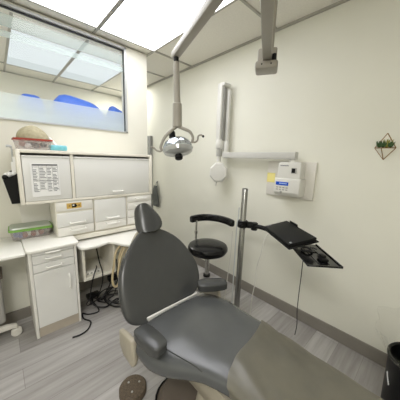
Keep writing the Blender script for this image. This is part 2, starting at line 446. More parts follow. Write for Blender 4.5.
cable([(0.57, 2.20, 0.06), (0.60, 2.16, 0.03), (0.605, 2.05, 0.008), (0.52, 2.06, 0.008), (0.475, 2.11, 0.008), (0.465, 2.03, 0.008), (0.50, 1.95, 0.008), (0.455, 1.87, 0.008), (0.39, 1.845, 0.008), (0.33, 1.855, 0.008)], 0.0065, 'cord', 'power_cable', 'black cable snaking out onto the floor by the base cabinet', 'cable', G)
cable([(0.60, 2.25, 0.05), (0.70, 2.18, 0.03), (0.80, 2.23, 0.05), (0.90, 2.15, 0.03), (0.85, 2.05, 0.012), (0.72, 2.1, 0.02), (0.64, 2.20, 0.03), (0.72, 2.28, 0.06), (0.86, 2.3, 0.05), (0.98, 2.24, 0.05)], 0.0065, 'cord', 'power_cable', 'black cable coiled in the floor tangle below the cubby', 'cable', G)
cable([(0.82, 2.28, 0.20), (0.76, 2.2, 0.10), (0.70, 2.12, 0.05), (0.78, 2.06, 0.03), (0.88, 2.1, 0.07), (0.96, 2.2, 0.12), (0.92, 2.3, 0.10), (0.78, 2.26, 0.04), (0.66, 2.22, 0.02)], 0.006, 'cord', 'power_cable', 'black cable looping from the wall adapter down to the tangle', 'cable', G)
cable([(0.95, 2.45, 0.30), (0.9, 2.3, 0.16), (0.82, 2.2, 0.03), (0.74, 2.16, 0.012), (0.80, 2.02, 0.010), (0.92, 2.0, 0.010)], 0.006, 'cord', 'power_cable', 'black cable running from the wall to the floor behind the chair', 'cable', G)
b = newbm(); box(b, 0.775, 0.865, 2.22, 2.28, 0.165, 0.225, 0.01, 2); box(b, 0.80, 0.84, 2.205, 2.222, 0.18, 0.21, 0.004, 1)
tag(obj('power_adapter', b, 'black'), 'black power adapter hanging among the cables right of the cubby', 'adapter')
b = newbm(); box(b, 0.54, 0.66, 2.17, 2.235, 0.085, 0.125, 0.01, 2, 0); box(b, 0.655, 0.675, 2.19, 2.215, 0.095, 0.115, 0.004, 1)
tag(obj('power_adapter', b, 'black'), 'flat black power adapter low under the cubby', 'adapter')
b = newbm(); box(b, 0.575, 0.60, 2.20, 2.225, 0.0, 0.086, 0.003, 1); tag(obj('adapter_stand', b, 'black'), 'short black bracket under the flat adapter', 'bracket')
cable([(0.57, 2.22, 0.10), (0.585, 2.12, 0.04), (0.68, 2.06, 0.012), (0.80, 2.12, 0.012), (0.90, 2.06, 0.012), (0.84, 1.97, 0.012), (0.74, 2.02, 0.012), (0.70, 2.16, 0.03), (0.80, 2.30, 0.04), (0.95, 2.3, 0.03)], 0.0075, 'cord', 'power_cable', 'thicker black cable lying in the floor tangle below the cubby', 'cable', G)
cable([(0.83, 2.24, 0.21), (0.75, 2.16, 0.16), (0.66, 2.10, 0.11), (0.62, 2.15, 0.07), (0.72, 2.19, 0.05), (0.84, 2.12, 0.06), (0.94, 2.1, 0.03)], 0.007, 'cord', 'power_cable', 'black cable sagging from the right adapter across the tangle', 'cable', G)
# handpiece hose coil hung under the worktop
cable([(0.90, 2.06, 0.662), (0.83, 2.00, 0.655), (0.765, 1.98, 0.60), (0.738, 1.97, 0.47), (0.718, 1.97, 0.34), (0.735, 1.97, 0.262), (0.772, 1.97, 0.262), (0.790, 1.97, 0.38), (0.795, 1.98, 0.53), (0.845, 2.0, 0.63), (0.92, 2.1, 0.660)], 0.0105, 'hose', 'suction_hose', 'beige hose loop hanging lowest under the curved worktop', 'hose', 'beige hoses by the chair back')
cable([(0.92, 2.02, 0.662), (0.85, 1.95, 0.645), (0.80, 1.93, 0.58), (0.770, 1.93, 0.47), (0.765, 1.93, 0.37), (0.785, 1.93, 0.315), (0.815, 1.93, 0.34), (0.825, 1.93, 0.46), (0.84, 1.94, 0.57), (0.90, 1.97, 0.64)], 0.0105, 'hose', 'suction_hose', 'beige hose loop hanging higher under the curved worktop', 'hose', 'beige hoses by the chair back')

# ------------------------------------------------------------------ hutch: overhead cabinet and drawer units
FY = 2.20
t = thing('overhead_cabinet', 'long cream-framed overhead cabinet with two pale flip doors', 'cabinet', (0.70, 2.36, 1.10))
b = newbm()
box(b, 0.116, 0.146, FY-0.012, 2.525, 1.098, 1.535, 0.008, 2)
prism(b, [(1.257, 1.098), (1.29, 1.098), (1.29, 1.515), (1.287, 1.527), (1.279, 1.535), (1.257, 1.535)], 'y', FY-0.012, 2.525, 0, 0.004, 2)
box(b, 0.146, 1.257, FY-0.012, 2.525, 1.508, 1.535, 0.004, 2)
box(b, 0.146, 1.257, FY-0.008, 2.525, 1.098, 1.118, 0.003, 1)
box(b, 0.483, 0.507, FY-0.006, 2.52, 1.118, 1.508, 0.003, 1)
box(b, 0.146, 1.257, 2.51, 2.525, 1.118, 1.508)
obj('cabinet_frame', b, 'cream', t)
for x0, x1 in ((0.150, 0.480), (0.510, 1.254)):
    b = newbm(); box(b, x0, x1, FY, FY+0.02, 1.121, 1.488, 0.004, 2)
    box(b, x0, x1, FY-0.006, FY+0.012, 1.474, 1.490, 0.004, 2)
    d = obj('flip_door', b, 'door', t)
    if x0 > 0.4:
        b = newbm(); bow(b, (0.895, FY, 1.158), 0.10, 0.024, 0.007); obj('door_handle', b, 'handle', d)
b = newbm(); box(b, 0.125, 1.28, 2.515, 2.528, 0.776, 1.0975); tag(obj('backsplash', b, 'lam'), 'white back panel below the overhead cabinet, behind the green-lidded box', 'panel')

b = newbm(); box(b, 0.466, 1.285, FY-0.012, 2.51, 0.722, 0.764, 0.004, 1)
box(b, 0.47, 0.49, 2.40, 2.50, 0.703, 0.722); box(b, 1.26, 1.28, 2.3, 2.5, 0.703, 0.722)
tag(obj('hutch_base', b, 'cream'), 'cream base board under the row of drawer units', 'shelf')

def unit(x0, x1, fronts, label, z0=0.777):
    t = thing('drawer_unit', label, 'drawer unit', ((x0+x1)/2, 2.36, z0), 'drawer units under the overhead cabinet')
    b = newbm(); box(b, x0, x1, FY+0.008, 2.50, z0, 1.095, 0.003, 1); obj('carcass', b, 'cream', t)
    for nm, za, zb, hz, hw in fronts:
        b = newbm(); box(b, x0+0.006, x1-0.006, FY-0.006, FY+0.012, za, zb, 0.004, 2)
        d = obj(nm, b, 'lam' if nm != 'flip_door' else 'door', t)
        if hz is not None:
            b = newbm(); bow(b, ((x0+x1)/2+0.01, FY-0.005, hz), hw, 0.034, 0.0075); obj('drawer_handle', b, 'handle', d)
    return t
u1 = unit(0.343, 0.652, [('top_panel', 1.012, 1.094, None, 0), ('flip_door', 0.866, 0.992, 0.900, 0.125), ('drawer', 0.781, 0.861, 0.832, 0.125)],
     'leftmost drawer unit, with a yellow sticker on its top panel')
# right two stand on the base board
unit(0.657, 0.980, [('flip_door', 0.866, 1.085, 0.897, 0.115), ('drawer', 0.781, 0.861, 0.838, 0.115)], 'middle drawer unit with a tall flip door over one drawer')
unit(0.986, 1.285, [('drawer', 1.026, 1.088, 1.064, 0.12), ('drawer', 0.944, 1.020, 0.985, 0.12), ('drawer', 0.862, 0.938, 0.90, 0.12), ('drawer', 0.781, 0.856, 0.82, 0.12)],
     'rightmost drawer unit of four shallow drawers behind the headrest')
b = newbm(); box(b, 0.467, 1.284, FY+0.02, 2.50, 0.764, 0.7768); tag(obj('plinth', b, 'cream'), 'thin cream plinth between base board and drawer units', 'plinth')
# sticker
b = newbm(); box(b, 0.428, 0.548, FY-0.0082, FY-0.0062, 1.03, 1.078, mi=0)
box(b, 0.468, 0.505, FY-0.0092, FY-0.008, 1.037, 1.072, 0.0, mi=1); box(b, 0.475, 0.489, FY-0.0098, FY-0.009, 1.053, 1.064, mi=2)
box(b, 0.497, 0.512, FY-0.0098, FY-0.0088, 1.045, 1.058, mi=1); box(b, 0.443, 0.457, FY-0.0092, FY-0.008, 1.049, 1.059, mi=3); box(b, 0.52, 0.536, FY-0.0092, FY-0.008, 1.047, 1.06, mi=3)
M['gold_s'] = mat('gold_sticker', (214, 178, 96), 0.5, noise=0.06)
M['brown_s'] = mat('brown_mark', (140, 100, 50), 0.6)
obj('sticker', b, ['gold_s', 'black', 'paper', 'brown_s'], u1)['label'] = 'yellow sticker with a dark emblem'

# printed chart on the left flip door
b = newbm(); yp = FY-0.0095
box(b, 0.196, 0.392, yp, yp+0.0012, 1.158, 1.432, mi=0)
box(b, 0.21, 0.382, yp-0.0006, yp, 1.410, 1.421, mi=2)
for c, (xa, xb) in enumerate(((0.212, 0.247), (0.255, 0.30), (0.307, 0.34), (0.346, 0.38))):
    z = 1.398
    for k in range(16):
        z -= 0.0125
        if (k*7+c*5) % 9 == 0: continue
        if z < 1.22 and c == 1: continue
        w = (xb-xa)*(0.55+0.45*random.random())
        box(b, xa, xa+w, yp-0.0005, yp, z, z+0.0055, mi=1)
    for zz in (1.398, 1.30, 1.215): box(b, xa-0.002, xb+0.002, yp-0.0006, yp, zz, zz+0.0022, mi=2)
for x in (0.2105, 0.251, 0.303, 0.343, 0.381): box(b, x, x+0.0015, yp-0.0006, yp, 1.20, 1.41, mi=1)
box(b, 0.225, 0.35, yp-0.0005, yp, 1.285, 1.289, mi=2)
tag(obj('printed_chart', b, ['paper', 'ink', 'inkd']), 'white printed chart sheet stuck on the left overhead door', 'paper')

# things on top of the overhead cabinet
t = thing('plastic_tub', 'clear plastic tub with a red rim on top of the overhead cabinet', 'tub', (0.245, 2.34, 1.535))
b = newbm()
def rrect(cx, cy, w, d, r, z, n=4):
    out = []
    for (sx, sy, a0) in ((1, 1, 0), (-1, 1, PI/2), (-1, -1, PI), (1, -1, 3*PI/2)):
        for k in range(n+1):
            a = a0+PI/2*k/n
            out.append(Vector((cx+sx*(w/2-r)+r*math.cos(a), cy+sy*(d/2-r)+r*math.sin(a), z)))
    return out
rings(b, [rrect(0.245, 2.34, 0.215, 0.21, 0.02, 1.5365), rrect(0.245, 2.34, 0.245, 0.235, 0.025, 1.608), rrect(0.245, 2.34, 0.240, 0.230, 0.025, 1.608), rrect(0.245, 2.34, 0.21, 0.205, 0.02, 1.5405)])
obj('tub_body', b, 'clear', t)
b = newbm(); rings(b, [rrect(0.245, 2.34, 0.247, 0.237, 0.025, 1.609), rrect(0.245, 2.34, 0.258, 0.248, 0.028, 1.609), rrect(0.245, 2.34, 0.258, 0.248, 0.028, 1.621), rrect(0.245, 2.34, 0.247, 0.237, 0.025, 1.621), rrect(0.245, 2.34, 0.247, 0.237, 0.025, 1.609)], caps=False)
obj('tub_rim', b, 'redrim', t)
b = newbm()
for k in range(9):
    sph(b, (0.175+0.017*k, 2.31+0.03*math.sin(k*2.1), 1.572+0.008*math.cos(k*1.7)), 0.024, 0.045, 0.022, (0, 2, 1, 2, 0, 2, 0, 1, 2)[k])
tag(obj('packet_pile', b, ['sink', 'paper', 'bag']), 'jumble of small packets inside the red-rimmed tub', 'packets', kind='stuff')
b = newbm(); R_ = []
for i in range(9):
    s = i/8; k = math.cos(s*PI/2)**0.6 if i < 8 else 0.02
    R_.append([Vector((0.252+0.112*k*math.cos(2*PI*j/28)*(1+0.02*math.sin(3*2*PI*j/28)), 2.34+0.105*k*math.sin(2*PI*j/28), 1.6215+0.112*s**0.9+0.003*math.sin(7*2*PI*j/28)*k*s*2)) for j in range(28)])
rings(b, R_)
tag(obj('fabric_bundle', b, 'olive'), 'round olive cloth bundle sitting on the red-rimmed tub', 'cloth')
b = newbm(); box(b, 0.352, 0.482, 2.26, 2.345, 1.5365, 1.582, 0.012, 3)
box(b, 0.385, 0.45, 2.285, 2.32, 1.582, 1.5845, 0.002, 1, mi=1)
tag(obj('wipes_pack', b, ['teal', 'paper']), 'small teal soft pack on the overhead cabinet beside the tub', 'pack')
b = newbm(); tube(b, [(0.455, 2.44, 1.548), (0.42, 2.455, 1.60), (0.385, 2.47, 1.652)], 0.012, 10); tag(obj('white_tube', b, 'handle'), 'white tube leaning behind the tub on the cabinet', 'tube')

# green-lidded storage box on the worktop (slightly turned, overhanging the left desk)
t = thing('storage_box', 'clear storage box with a green-edged lid on the base cabinet worktop', 'storage box', (0.18, 2.39, 0.7755))
mt = Matrix.Translation((0.178, 2.41, 0.7755)) @ Matrix.Rotation(math.radians(-2), 4, 'Z')
b = newbm(); rings(b, [rrect(0, 0, 0.265, 0.15, 0.02, 0.0), rrect(0, 0, 0.29, 0.175, 0.022, 0.072), rrect(0, 0, 0.285, 0.17, 0.022, 0.072), rrect(0, 0, 0.26, 0.145, 0.02, 0.004)]); b.transform(mt); obj('box_body', b, 'clear', t)
b = newbm(); rings(b, [rrect(0, 0, 0.305, 0.19, 0.025, 0.073), rrect(0, 0, 0.31, 0.195, 0.026, 0.080), rrect(0, 0, 0.305, 0.19, 0.025, 0.092)]); box(b, 0.148, 0.158, -0.04, 0.04, 0.045, 0.088, 0.003, 1); b.transform(mt); rim = obj('lid_rim', b, 'greenlid', t)
b = newbm(); rings(b, [rrect(0, 0, 0.29, 0.175, 0.02, 0.093), rrect(0, 0, 0.28, 0.165, 0.02, 0.105)]); b.transform(mt); obj('lid_panel', b, 'clearlid', t)
M['blue_p'] = mat('blue_packet', (96, 120, 186), 0.5, noise=0.1); M['red_p'] = mat('red_packet', (160, 92, 82), 0.5, noise=0.2)
b = newbm()
for k in range(8):
    sph(b, (-0.105+0.029*k, -0.042+0.012*math.sin(k*3), 0.034+0.006*math.cos(k*2)), 0.022, 0.024, 0.027, [0, 0, 2, 1, 2, 1, 2, 3][k])
b.transform(mt)
tag(obj('sachet_pile', b, ['blue_p', 'paper', 'red_p', 'bag']), 'coloured sachets inside the green-lidded box', 'sachets', kind='stuff')

# black wall holder and what is in it
t = thing('glove_holder', 'black open-topped holder on the left side of the overhead cabinet', 'holder', (0.08, 2.35, 1.10))
b = newbm()
prism(b, [(0.030, 1.295), (0.034, 1.295), (0.068, 1.116), (0.112, 1.116), (0.1135, 1.345), (0.1159, 1.345), (0.1159, 1.110), (0.064, 1.110)], 'y', 2.22, 2.42, 0)
prism(b, [(0.032, 1.297), (0.066, 1.113), (0.1145, 1.113), (0.1145, 1.345)], 'y', 2.218, 2.224, 0)
prism(b, [(0.032, 1.297), (0.066, 1.113), (0.1145, 1.113), (0.1145, 1.345)], 'y', 2.416, 2.422, 0)
obj('holder_body', b, 'black', t)
b = newbm()
for k in range(7):
    sph(b, (0.045+0.009*k, 2.27+0.015*(k % 3), 1.315+0.010*(k % 2)+0.004*k), 0.020, 0.024, 0.022, 1 if k in (0, 2, 5) else 0, 12, 8)
tag(obj('rag', b, ['paper', 'black']), 'crumpled black and white rag in the mouth of the black holder', 'rag')
b = newbm(); box(b, 0.088, 0.1145, 2.26, 2.262, 1.352, 1.435); box(b, 0.100, 0.1155, 2.256, 2.259, 1.41, 1.475)
tag(obj('paper_slip', b, 'paper'), 'white paper slips above the black holder', 'paper')
b = newbm(); tube(b, [(0.098, 2.38, 1.118), (0.100, 2.36, 1.30), (0.104, 2.30, 1.50), (0.100, 2.30, 1.55), (0.072, 2.30, 1.555)], lambda s: 0.006+0.004*(s > 0.7), 10)
tag(obj('spray_nozzle', b, 'cordg'), 'grey-blue nozzle poking up left of the plastic tub', 'nozzle')

# wheeled stand at the left edge
t = thing('rolling_cart', 'grey wheeled stand in the knee space at the left edge', 'cart', (-0.14, 2.25, 0))
b = newbm(); box(b, -0.30, -0.060, 2.16, 2.36, 0.16, 0.545, 0.02, 3); obj('cart_body', b, 'xgrey', t)
b = newbm(); box(b, -0.31, -0.045, 2.15, 2.37, 0.545, 0.565, 0.006, 2); obj('cart_top', b, 'taupe_d', t)
b = newbm(); prism(b, [(-0.34, 0.085), (-0.01, 0.078), (0.004, 0.085), (0.002, 0.106), (-0.06, 0.125), (-0.34, 0.135)], 'y', 2.175, 2.205, 0, 0.006, 2); box(b, -0.22, -0.12, 2.18, 2.3, 0.12, 0.165, 0.004, 1); obj('base_leg', b, 'plate', t)
for x, y in ((-0.006, 2.19), (-0.33, 2.19)):
    b = newbm()
    cyl(b, (x, y-0.022, 0.036), (x, y-0.006, 0.036), 0.036, n=20, bev=0.006); cyl(b, (x, y+0.006, 0.036), (x, y+0.022, 0.036), 0.036, n=20, bev=0.006)
    cyl(b, (x, y-0.012, 0.036), (x, y+0.012, 0.036), 0.012); cyl(b, (x, y, 0.04), (x, y, 0.086), 0.009)
    obj('caster', b, 'plate', t)

# ------------------------------------------------------------------ dental chair
def lerp_sec(secs, y):
    for a, c in zip(secs[:-1], secs[1:]):
        if a[0] >= y >= c[0]:
            i = secs.index(a); p0 = secs[max(i-1, 0)]; p3 = secs[min(i+2, len(secs)-1)]
            u = (a[0]-y)/(a[0]-c[0]); out = []
            for k in range(1, len(a)):
                m1 = (c[k]-p0[k])/max(p0[0]-c[0], 1e-6); m2 = (p3[k]-a[k])/max(a[0]-p3[0], 1e-6)
                h = a[0]-c[0]
                out.append((2*u**3-3*u*u+1)*a[k]+(u**3-2*u*u+u)*h*m1+(-2*u**3+3*u*u)*c[k]+(u**3-u*u)*h*m2)
            return out
    return list((secs[0] if y > secs[0][0] else secs[-1])[1:])
#        y      xl     xr     zt     zb     n
SEC = [(1.078, 0.560, 1.030, 0.500, 0.430, 2.4),
       (1.062, 0.500, 1.085, 0.528, 0.410, 2.5),
       (1.010, 0.462, 1.115, 0.556, 0.395, 2.5),
       (0.910, 0.450, 1.130, 0.574, 0.395, 2.5),
       (0.820, 0.455, 1.128, 0.584, 0.398, 2.5),
       (0.730, 0.490, 1.115, 0.588, 0.415, 2.5),
       (0.640, 0.545, 1.095, 0.592, 0.450, 2.7),
       (0.560, 0.585, 1.080, 0.596, 0.480, 3.0),
       (0.420, 0.625, 1.066, 0.600, 0.495, 3.2),
       (0.200, 0.645, 1.058, 0.602, 0.500, 3.4),
       (-0.10, 0.655, 1.052, 0.602, 0.500, 3.4),
       (-0.38, 0.665, 1.048, 0.600, 0.500, 3.4),
       (-0.44, 0.680, 1.035, 0.592, 0.508, 3.2),
       (-0.46, 0.720, 0.995, 0.575, 0.525, 3.0)]
def se(a, n):
    c, s = math.cos(a), math.sin(a)
    return math.copysign(abs(c)**(2/n), c), math.copysign(abs(s)**(2/n), s)
def seat_pt(y, a, off=0.0):
    xl, xr, zt, zb, n = lerp_sec(SEC, y)
    u, v = se(a, n)
    return Vector(((xl+xr)/2+((xr-xl)/2+off)*u, y, (zt+zb)/2+((zt-zb)/2+off)*v))
t = thing('dental_chair', 'large grey upholstered dental chair stretched across the foreground', 'dental chair', (0.79, 0.6, 0))
NA = 56
ys = []
for a, c in zip(SEC[:-1], SEC[1:]):
    for k in range(5): ys.append(a[0]+(c[0]-a[0])*k/5)
ys.append(SEC[-1][0])
b = newbm(); rings(b, [[seat_pt(y, 2*PI*k/NA) for k in range(NA)] for y in ys])
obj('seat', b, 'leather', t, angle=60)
# stitched seams along the hip
b = newbm()
tube(b, [seat_pt(y, a, 0.0015) for y, a in ((0.98, 2.30), (0.90, 2.33), (0.83, 2.36), (0.77, 2.39), (0.70, 2.45), (0.63, 2.58), (0.58, 2.75))], 0.0026, 6)
obj('seam_piping', b, 'leather_d', t)
# backrest: loft up a reclined plane
KB = 0.62; BD = Vector((0, KB, 1)).normalized(); BN = Vector((0, -1, KB)).normalized()
BS = [(0.520, 0.565, 0.960, 0.030), (0.530, 0.520, 1.010, 0.06), (0.552, 0.487, 1.050, 0.085), (0.595, 0.470, 1.090, 0.098), (0.650, 0.468, 1.108, 0.10), (0.715, 0.477, 1.106, 0.10),
      (0.780, 0.499, 1.080, 0.098), (0.850, 0.546, 1.040, 0.094), (0.905, 0.598, 0.990, 0.088), (0.945, 0.645, 0.934, 0.08), (0.975, 0.687, 0.874, 0.066), (0.992, 0.722, 0.825, 0.04)]
def dense(S, m=4):
    P = [Vector(s).freeze() for s in S]; out = []
    Q = [P[0]]+P+[P[-1]]
    for i in range(1, len(Q)-2):
        p0, p1, p2, p3 = Q[i-1:i+3]
        for k in range(m):
            u = k/m
            out.append([0.5*((2*p1[j])+(p2[j]-p0[j])*u+(2*p0[j]-5*p1[j]+4*p2[j]-p3[j])*u*u+(3*p1[j]-p0[j]-3*p2[j]+p3[j])*u**3) for j in range(len(p1))])
    out.append(list(P[-1])); return out
def back_ring(z, xl, xr, th, y0, n=3.2, N=48, yaw=0.0, dish=0.0, lobe=0.0):
    cx = (xl+xr)/2+0.013; hw = (xr-xl)/2
    base = Vector((0, y0+KB*(z-0.55), z)); out = []
    for k in range(N):
        u, v = se(2*PI*k/N, n)
        off = v*th/2 - th/2 - dish*(1-u*u)*(1 if v > 0 else 0)
        f = lobe*max(0.0, 1-(z-0.52)/0.28)
        p = base + BN*off + BD*(f*(0.014*u+0.022*(1-u*u)-0.012))
        out.append(Vector((cx+u*hw, p.y+yaw*u*hw, p.z)))
    return out
b = newbm(); rings(b, [back_ring(z, xl, xr, th, 1.105, 3.8, 56, 0.0, 0.014, 1.0) for z, xl, xr, th in dense(BS)])
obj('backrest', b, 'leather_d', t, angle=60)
b = newbm()
rings(b, [[p + Vector((0, 0.090, -0.03)) for p in back_ring(z, (xl+xr)/2-(xr-xl)*0.40, (xl+xr)/2+(xr-xl)*0.40, 0.03, 1.105, 3.0)] for z, xl, xr, th in dense([s for s in BS if s[0] > 0.525], 2)])
obj('backrest_shell', b, 'taupe', t, angle=60)
HS = [(0.978, 0.722, 0.815, 0.045), (0.986, 0.706, 0.845, 0.08), (1.005, 0.699, 0.876, 0.10), (1.035, 0.698, 0.892, 0.11), (1.070, 0.702, 0.888, 0.112), (1.105, 0.706, 0.868, 0.108), (1.135, 0.711, 0.844, 0.098), (1.155, 0.719, 0.824, 0.080), (1.167, 0.731, 0.804, 0.055), (1.172, 0.748, 0.786, 0.025)]
b = newbm(); rings(b, [[p + Vector((0, -0.035, 0)) for p in back_ring(z, xl, xr, th, 1.115-0.10*(z-0.98), 2.4, 40, -0.18)] for z, xl, xr, th in dense(HS)])
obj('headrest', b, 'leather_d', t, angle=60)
b = newbm(); box(b, 0.755, 0.81, 1.455, 1.475, 0.90, 1.06, 0.006, 2, mtx=None); obj('headrest_bar', b, 'steel', t)
b = newbm(); box(b, 0.60, 1.02, 1.083, 1.100, 0.44, 0.520, 0.006, 2); obj('gap_light_bar', b, 'xray', t)  # added white bar imitating the strip of light between backrest and seat
# arm pads
def pad(c, L, W, T, ang):
    b = newbm(); rs = []
    for i in range(15):
        s = i/14; z = -T/2+T*s
        k = 1 - 0.10*max(0.0, abs(2*s-1)-0.70)**2/0.30**2
        ring = []
        for j in range(36):
            a = 2*PI*j/36; u, v = se(a, 4.0)
            ring.append((u*L/2*k if u > 0 else u*L/2*k, v*W/2*k*(1-0.10*(u > 0.2)*u), z))
        rs.append(ring)
    rings(b, rs); b.transform(Matrix.Translation(c) @ Matrix.Rotation(ang, 4, 'Z')); return b
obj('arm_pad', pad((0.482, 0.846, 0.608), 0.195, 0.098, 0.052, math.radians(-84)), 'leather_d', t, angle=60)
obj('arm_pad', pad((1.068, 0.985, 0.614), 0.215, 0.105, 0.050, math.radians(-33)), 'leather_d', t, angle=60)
b = newbm(); prism(b, [(1.122, 0.512), (1.035, 0.536), (0.955, 0.548), (0.935, 0.43), (0.955, 0.380), (1.07, 0.375), (1.12, 0.42)], 'x', 0.432, 0.464, 0, 0.012, 3)
box(b, 0.44, 0.52, 0.98, 1.06, 0.42, 0.47, 0.01, 2)
obj('arm_bracket', b, 'taupe', t)
b = newbm(); prism(b, [(1.13, 0.548), (1.035, 0.572), (0.985, 0.572), (0.955, 0.43), (0.99, 0.40), (1.09, 0.40), (1.13, 0.43)], 'x', 1.128, 1.16, 0, 0.012, 3); obj('arm_bracket', b, 'taupe', t)
# under-shell, lift and foot boot
def slab(secs):
    b = newbm(); rings(b, [[Vector((x, y, z)) for x, y, z in [(p.x, p.y, p.z) for p in rrect(cx, cy, w, d, r, z0, 6)]] for cx, cy, w, d, r, z0 in secs]); return b
obj('under_shell', slab([(0.84, 0.42, 0.30, 0.70, 0.08, 0.27), (0.84, 0.42, 0.36, 0.86, 0.09, 0.31), (0.84, 0.42, 0.40, 0.94, 0.09, 0.40), (0.84, 0.42, 0.40, 0.96, 0.09, 0.47)]), 'taupe', t)
obj('lift_column', slab([(0.82, 0.55, 0.30, 0.40, 0.06, 0.10), (0.82, 0.55, 0.26, 0.36, 0.06, 0.30)]), 'taupe', t)
obj('foot_boot', slab([(0.84, 0.56, 0.60, 0.84, 0.14, 0.0), (0.84, 0.56, 0.60, 0.84, 0.14, 0.10), (0.84, 0.56, 0.55, 0.79, 0.14, 0.145), (0.84, 0.56, 0.42, 0.64, 0.14, 0.165)]), 'taupe_d', t)
b = newbm(); pts = rrect(0.84, 0.56, 0.612, 0.852, 0.146, 0.098, 6); tube(b, [pts[-1]]+pts+[pts[0]], 0.007, 6, smooth=False); obj('boot_trim', b, 'black', t)

# thin plastic protector over the leg rest
b = newbm(); rs = []
for i in range(49):
    s = i/48; ring = []
    for k in range(33):
        a = math.radians(-6)+(PI+math.radians(12))*k/32
        yst = 0.605-0.165*(k/32)
        y = yst+(-0.455-yst)*s
        ed = math.exp(-s*5)
        wr = 0.0035+(0.0024+0.004*ed)*math.sin(9*a+14*y)*math.sin(5*a+3+23*y)+(0.0012+0.0015*ed)*math.sin(31*y+7*a)
        wr = max(wr, 0.0012)
        ring.append(seat_pt(max(y, -0.455), a, wr))
    rs.append(ring)
rings(b, rs, caps=False, closed=False)
tag(obj('plastic_cover', b, 'cover', angle=80), 'clear beige plastic protector sheet over the foot end of the dental chair', 'cover')

# foot control disc
t = thing('foot_control', 'round speckled brown foot control on the floor beside the dental chair', 'foot control', (0.512, 1.125, 0))
b = newbm(); lathe(b, (0.512, 1.125, 0), [(0.080, 0.0), (0.085, 0.004), (0.085, 0.040), (0.080, 0.047), (0.0, 0.049)], 40); obj('disc', b, 'foot', t)
for dx, dy in ((-0.01, 0.04), (0.045, 0.0), (-0.02, -0.03)):
    b = newbm(); lathe(b, (0.512+dx, 1.125+dy, 0.0482), [(0.007, 0.0), (0.006, 0.003), (0.001, 0.0035)], 12); obj('screw', b, 'steel', t)

# ------------------------------------------------------------------ stool
SX, SY = 1.49, 1.46
t = thing('operator_stool', 'black round operator stool with curved arm rest behind the chair', 'stool', (SX, SY, 0))
b = newbm(); lathe(b, (SX, SY, 0), [(0.12, 0.585), (0.185, 0.595), (0.200, 0.620), (0.200, 0.640), (0.190, 0.660), (0.165, 0.671), (0.10, 0.675), (0.0, 0.676)], 48); obj('seat', b, 'black_l', t)
b = newbm(); lathe(b, (SX, SY, 0), [(0.10, 0.565), (0.14, 0.572), (0.14, 0.585)], 32); obj('seat_plate', b, 'black', t)
b = newbm(); cyl(b, (SX, SY, 0.33), (SX, SY, 0.57), 0.023); cyl(b, (SX, SY, 0.10), (SX, SY, 0.335), 0.032); obj('gas_column', b, 'chrome', t)
b = newbm(); cyl(b, (SX, SY, 0.325), (SX, SY, 0.345), 0.036); obj('column_collar', b, 'black', t)
for k in range(5):
    a = 2*PI*k/5+0.3; dx, dy = math.cos(a), math.sin(a)
    b = newbm(); tube(b, [(SX+dx*0.02, SY+dy*0.02, 0.115), (SX+dx*0.14, SY+dy*0.14, 0.10), (SX+dx*0.25, SY+dy*0.25, 0.075)], lambda s: 0.022-0.008*s, 10); l = obj('leg', b, 'steel', t)
    b = newbm(); px, py = SX+dx*0.25, SY+dy*0.25
    cyl(b, (px-dy*0.02, py+dx*0.02, 0.028), (px-dy*0.006, py+dx*0.006, 0.028), 0.028, bev=0.005); cyl(b, (px+dy*0.006, py-dx*0.006, 0.028), (px+dy*0.02, py-dx*0.02, 0.028), 0.028, bev=0.005); cyl(b, (px, py, 0.03), (px, py, 0.075), 0.007); cyl(b, (px-dy*0.01, py+dx*0.01, 0.028), (px+dy*0.01, py-dx*0.01, 0.028), 0.01)
    obj('caster', b, 'black', l)
b = newbm()
AP = [(1.491, 1.731, 0.864), (1.587, 1.725, 0.868), (1.681, 1.679, 0.870), (1.741, 1.582, 0.870), (1.752, 1.462, 0.870), (1.734, 1.352, 0.866)]
P = spline(AP, 6); rs = []
for i, p in enumerate(P):
    d = (P[min(i+1, len(P)-1)]-P[max(i-1, 0)]).normalized(); a, u = frame_of(d); e = i/(len(P)-1)
    k = 1.0 if 0.02 < e < 0.98 else 0.88
    rs.append([p+a*0.024*k*se(2*PI*j/20, 4)[0]+u*0.037*k*se(2*PI*j/20, 4)[1] for j in range(20)])
rings(b, rs); obj('arm_rest', b, 'black_l', t, angle=60)
b = newbm(); cyl(b, (1.555, 1.712, 0.555), (1.555, 1.712, 0.85), 0.0125); cyl(b, (1.555, 1.712, 0.70), (1.555, 1.712, 0.73), 0.019); tube(b, [(1.555, 1.712, 0.566), (1.54, 1.64, 0.566), (SX, SY, 0.566)], 0.010, 8); obj('arm_post', b, 'chrome', t)

# ------------------------------------------------------------------ instrument post with laptop trays
QX, QY = 1.625, 1.155
t = thing('instrument_post', 'tall chrome post with a black swing arm beyond the dental chair', 'stand', (QX, QY, 0))
b = newbm(); lathe(b, (QX, QY, 0), [(0.0265, 0.03), (0.0265, 1.257), (0.0245, 1.26), (0.021, 1.26), (0.021, 1.22)], 28); obj('pole', b, 'post', t)
b = newbm(); lathe(b, (QX, QY, 0), [(0.075, 0.0), (0.075, 0.012), (0.065, 0.02), (0.03, 0.036)], 40); obj('base_plate', b, 'steel', t)
b = newbm(); cyl(b, (QX, QY, 0.90), (QX, QY, 0.965), 0.047, bev=0.006); cyl(b, (QX+0.01, QY-0.04, 0.93), (QX+0.045, QY-0.075, 0.93), 0.03, bev=0.005); cyl(b, (QX-0.03, QY-0.02, 0.935), (QX-0.075, QY-0.02, 0.935), 0.014, bev=0.004); cyl(b, (QX+0.055, QY-0.09, 0.885), (QX+0.055, QY-0.09, 0.955), 0.03, bev=0.005); obj('clamp', b, 'black', t)
